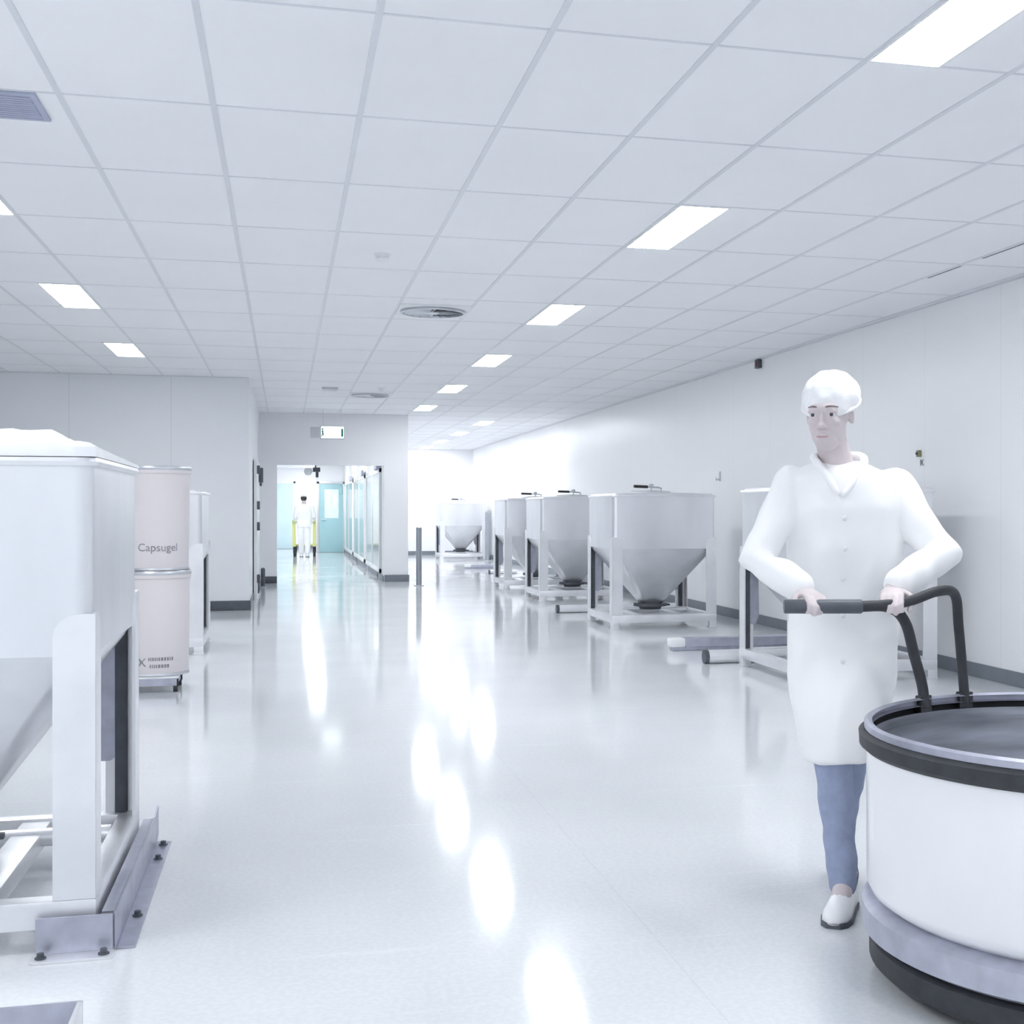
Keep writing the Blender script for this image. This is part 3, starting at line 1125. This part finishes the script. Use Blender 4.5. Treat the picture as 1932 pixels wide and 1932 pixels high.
    mb.tube(p, .007, 8)
    mb.build('cap_band', M['cap'], o)
    shoe(t, (.038, -.085, .0), (-.042, -.315, .0))
    shoe(t, (.082, .315, .10), (.065, .115, .0))
    return t


person_front()


def person_far():
    X, Y = .50, 36.3
    t = thing('person', 'distant person in white overalls seen from behind walking down the corridor', 'person', (X, Y, 0), -.05)
    mb = MB()
    R = rot_basis((0, 1, -.15))
    T = head_solids(mb, Vector((-.02, .05, 1.56)), R)
    mb.limb([(0, .0, 1.40), (-.01, .03, 1.49)], [.06, .052])
    garment_rings(mb, [(0, 0, .09, .07, 1.42), (0, 0, .18, .10, 1.36), (0, .0, .17, .11, 1.2), (0, 0, .16, .10, 1.0), (0, 0, .17, .11, .85)])
    for s in (-1, 1):
        mb.limb([(s * .19, 0, 1.34), (s * .25, .04, 1.08), (s * .235, .20, .98)], [.052, .042, .03])
        hand(mb, (s * .235, .20, .98), (0, 1, -.15), (0, .1, 1), None, -s)
        mb.limb([(s * .085, 0, .86), (s * .08, .03 * s, .47), (s * .075, -.05 * s, .08)], [.085, .058, .042])
    body = organic(mb, 'body', M['skin'], t, .007, 4)
    face_parts(T, body)
    mb = MB()
    garment_rings(mb, [(0, 0, .10, .08, 1.43), (0, 0, .20, .115, 1.38), (0, 0, .20, .13, 1.2), (0, 0, .19, .12, 1.02), (0, 0, .205, .135, .86), (0, 0, .20, .13, .80)])
    for s in (-1, 1):
        mb.limb([(s * .19, 0, 1.34), (s * .25, .04, 1.08), (s * .236, .18, .99)], [.075, .06, .045])
    o = organic(mb, 'jacket', M['coat'], t, .01, 5)
    ruffle(o, .008, 9)
    mb = MB()
    for s in (-1, 1):
        mb.limb([(s * .085, 0, .86), (s * .085, .03 * s, .47), (s * .08, -.05 * s, .13)], [.105, .082, .068])
    o = organic(mb, 'trousers', M['coat'], t, .01, 5)
    ruffle(o, .006, 11)
    mb = MB()
    mb.ell((0, .02, .028), (.082, .098, .082), seg=20)
    bmesh.ops.transform(mb.bm, matrix=T, verts=mb.bm.verts)
    mb.build('hair', M['hair'], t)
    mb = MB()
    mb.ell((0, .02, .085), (.088, .10, .062), seg=20)
    bmesh.ops.transform(mb.bm, matrix=T, verts=mb.bm.verts)
    mb.build('cap', M['cap'], t)
    for s in (-1, 1):
        shoe(t, (s * .075, -.10 - .05 * s, 0), (s * .085, .15 - .05 * s, 0))
    # trolley the person pushes
    c = thing('trolley', 'yellow framed trolley with black wheels pushed by the distant person', 'trolley', (X, Y + .32, 0), -.05)
    mb = MB()
    for s in (-1, 1):
        mb.box(s * .27 - .045, s * .27 + .045, -.03, .03, .27, 1.0, .008)
        mb.box(s * .27 - .045, s * .27 + .045, .03, .8, .27, .33, .008)
    mb.tube([(-.29, -.10, .955), (.29, -.10, .955)], .016, 10)
    for s in (-1, 1):
        mb.box(s * .28 - .02, s * .28 + .02, -.11, -.02, .935, .975, .004)
    mb.build('frame', M['yellow'], c)
    MB().box(-.225, .225, .0, .8, .30, .34, .004).build('deck', M['yellow'], c)
    for s in (-1, 1):
        for y in (0., .74):
            w = MB().tube([(s * .26 - .025, y, .10), (s * .26 + .025, y, .10)], .10, 20)
            w.box(s * .26 - .035, s * .26 + .035, y - .02, y + .02, .10, .27, .004)
            w.build('wheel', M['rubber'], c)


person_far()

# ------------------------------------------------------------------ the white vat in the right foreground
VX, VZ = 1.30, 3.60
X, Y = wxy(VX, VZ)
t = thing('vat', 'large round white vat with dark rim in the right foreground', 'vat', (X, Y, 0), -TH)
VR = .63
MB().lathe([(VR - .04, .215), (VR - .012, .235), (VR, .26), (VR, .63), (VR - .012, .635), (VR - .012, .30), (.002, .28)], 96, cap1=False).build('barrel', M['white'], t)
MB().lathe([(VR - .0125, .66), (VR - .014, .32), (VR - .06, .29), (.002, .288)], 96, cap0=False, cap1=False).build('lining', M['vat_in'], t)
MB().lathe([(VR - .014, .632), (VR + .006, .628), (VR + .02, .64), (VR + .022, .672), (VR + .008, .682), (VR - .014, .68)], 96, cap0=False, cap1=False).build('rubber_rim', M['rubber'], t)
MB().lathe([(VR - .016, .68), (VR + .006, .683), (VR + .006, .70), (VR - .004, .706), (VR - .016, .70)], 96, cap0=False, cap1=False).build('steel_lip', M['steel_dull'], t)
MB().lathe([(VR - .34, .12), (VR - .015, .12), (VR + .012, .135), (VR + .012, .20), (VR - .01, .215), (VR - .34, .215)], 96).build('base_ring', M['steel_dull'], t)
MB().lathe([(VR - .16, .03), (VR - .03, .03), (VR - .008, .05), (VR - .008, .105), (VR - .03, .119), (VR - .16, .119)], 96).build('underside_shade', M['rubber'], t)  # black ring standing in for the shadow under the vat
for k in range(6):
    a = 2 * PI * k / 6 + .35
    x, y = (VR - .24) * math.cos(a), (VR - .24) * math.sin(a)
    w = MB().tube([(x - .02, y, .052), (x + .02, y, .052)], .052, 18)
    w.box(x - .03, x + .03, y - .02, y + .02, .05, .121, .004)
    w.build('caster', M['rubber'], t)
mb = MB()
pA = smoothpath([(-.365, .505, .675), (-.37, .51, .74), (-.40, .49, .84), (-.44, .44, .95), (-.50, .402, .998), (-.60, .40, 1.0), (-.76, .40, 1.0)], 7)
mb.tube(pA, .017, 14)
pB = smoothpath([(-.215, .588, .675), (-.22, .592, .75), (-.24, .57, .92), (-.27, .50, 1.03), (-.34, .43, 1.045), (-.44, .402, 1.015), (-.56, .40, 1.0)], 7)
mb.tube(pB, .016, 14)
for x, y in ((-.365, .512), (-.215, .594)):
    a = math.atan2(y, x)
    mb.box(-.012, .014, -.025, .025, .66, .712, .004, Matrix.Translation((x * 1.0, y * 1.0, 0)) @ Matrix.Rotation(a, 4, 'Z'))
mb.build('push_handle', M['rubber'], t)
MB().lathe([(.020, -.12), (.022, -.115), (.022, .115), (.020, .12)], 16, (-.70, .40, 1.0), Matrix.Rotation(PI / 2, 4, 'Y')).build('grip_sleeve', M['dark'], t)

# ------------------------------------------------------------------ world, camera, view
w = bpy.data.worlds.new('World')
SC.world = w
w.use_nodes = True
w.node_tree.nodes['Background'].inputs['Color'].default_value = (.8, .87, 1, 1)
w.node_tree.nodes['Background'].inputs['Strength'].default_value = .3

cam = bpy.data.cameras.new('Camera')
co = bpy.data.objects.new('Camera', cam)
C.objects.link(co)
co.location = (0, 0, CAMH)
co.rotation_euler = (PI / 2, 0, -TH)
cam.sensor_fit = 'HORIZONTAL'
cam.sensor_width = 36
cam.lens = 36 * F_PX / 1932
cam.shift_x = (966 - CX) / 1932
cam.shift_y = (CY - 966) / 1932
cam.clip_end = 200
SC.camera = co

SC.view_settings.view_transform = 'Standard'
SC.view_settings.look = 'None'
SC.view_settings.gamma = 1
SC.view_settings.use_curve_mapping = False
SC.view_settings.exposure = 0.07
SC.cycles.use_adaptive_sampling = True
SC.cycles.adaptive_threshold = .09
SC.cycles.max_bounces = 7
SC.cycles.diffuse_bounces = 6
SC.cycles.glossy_bounces = 4
SC.cycles.transmission_bounces = 6
SC.cycles.sample_clamp_indirect = 8
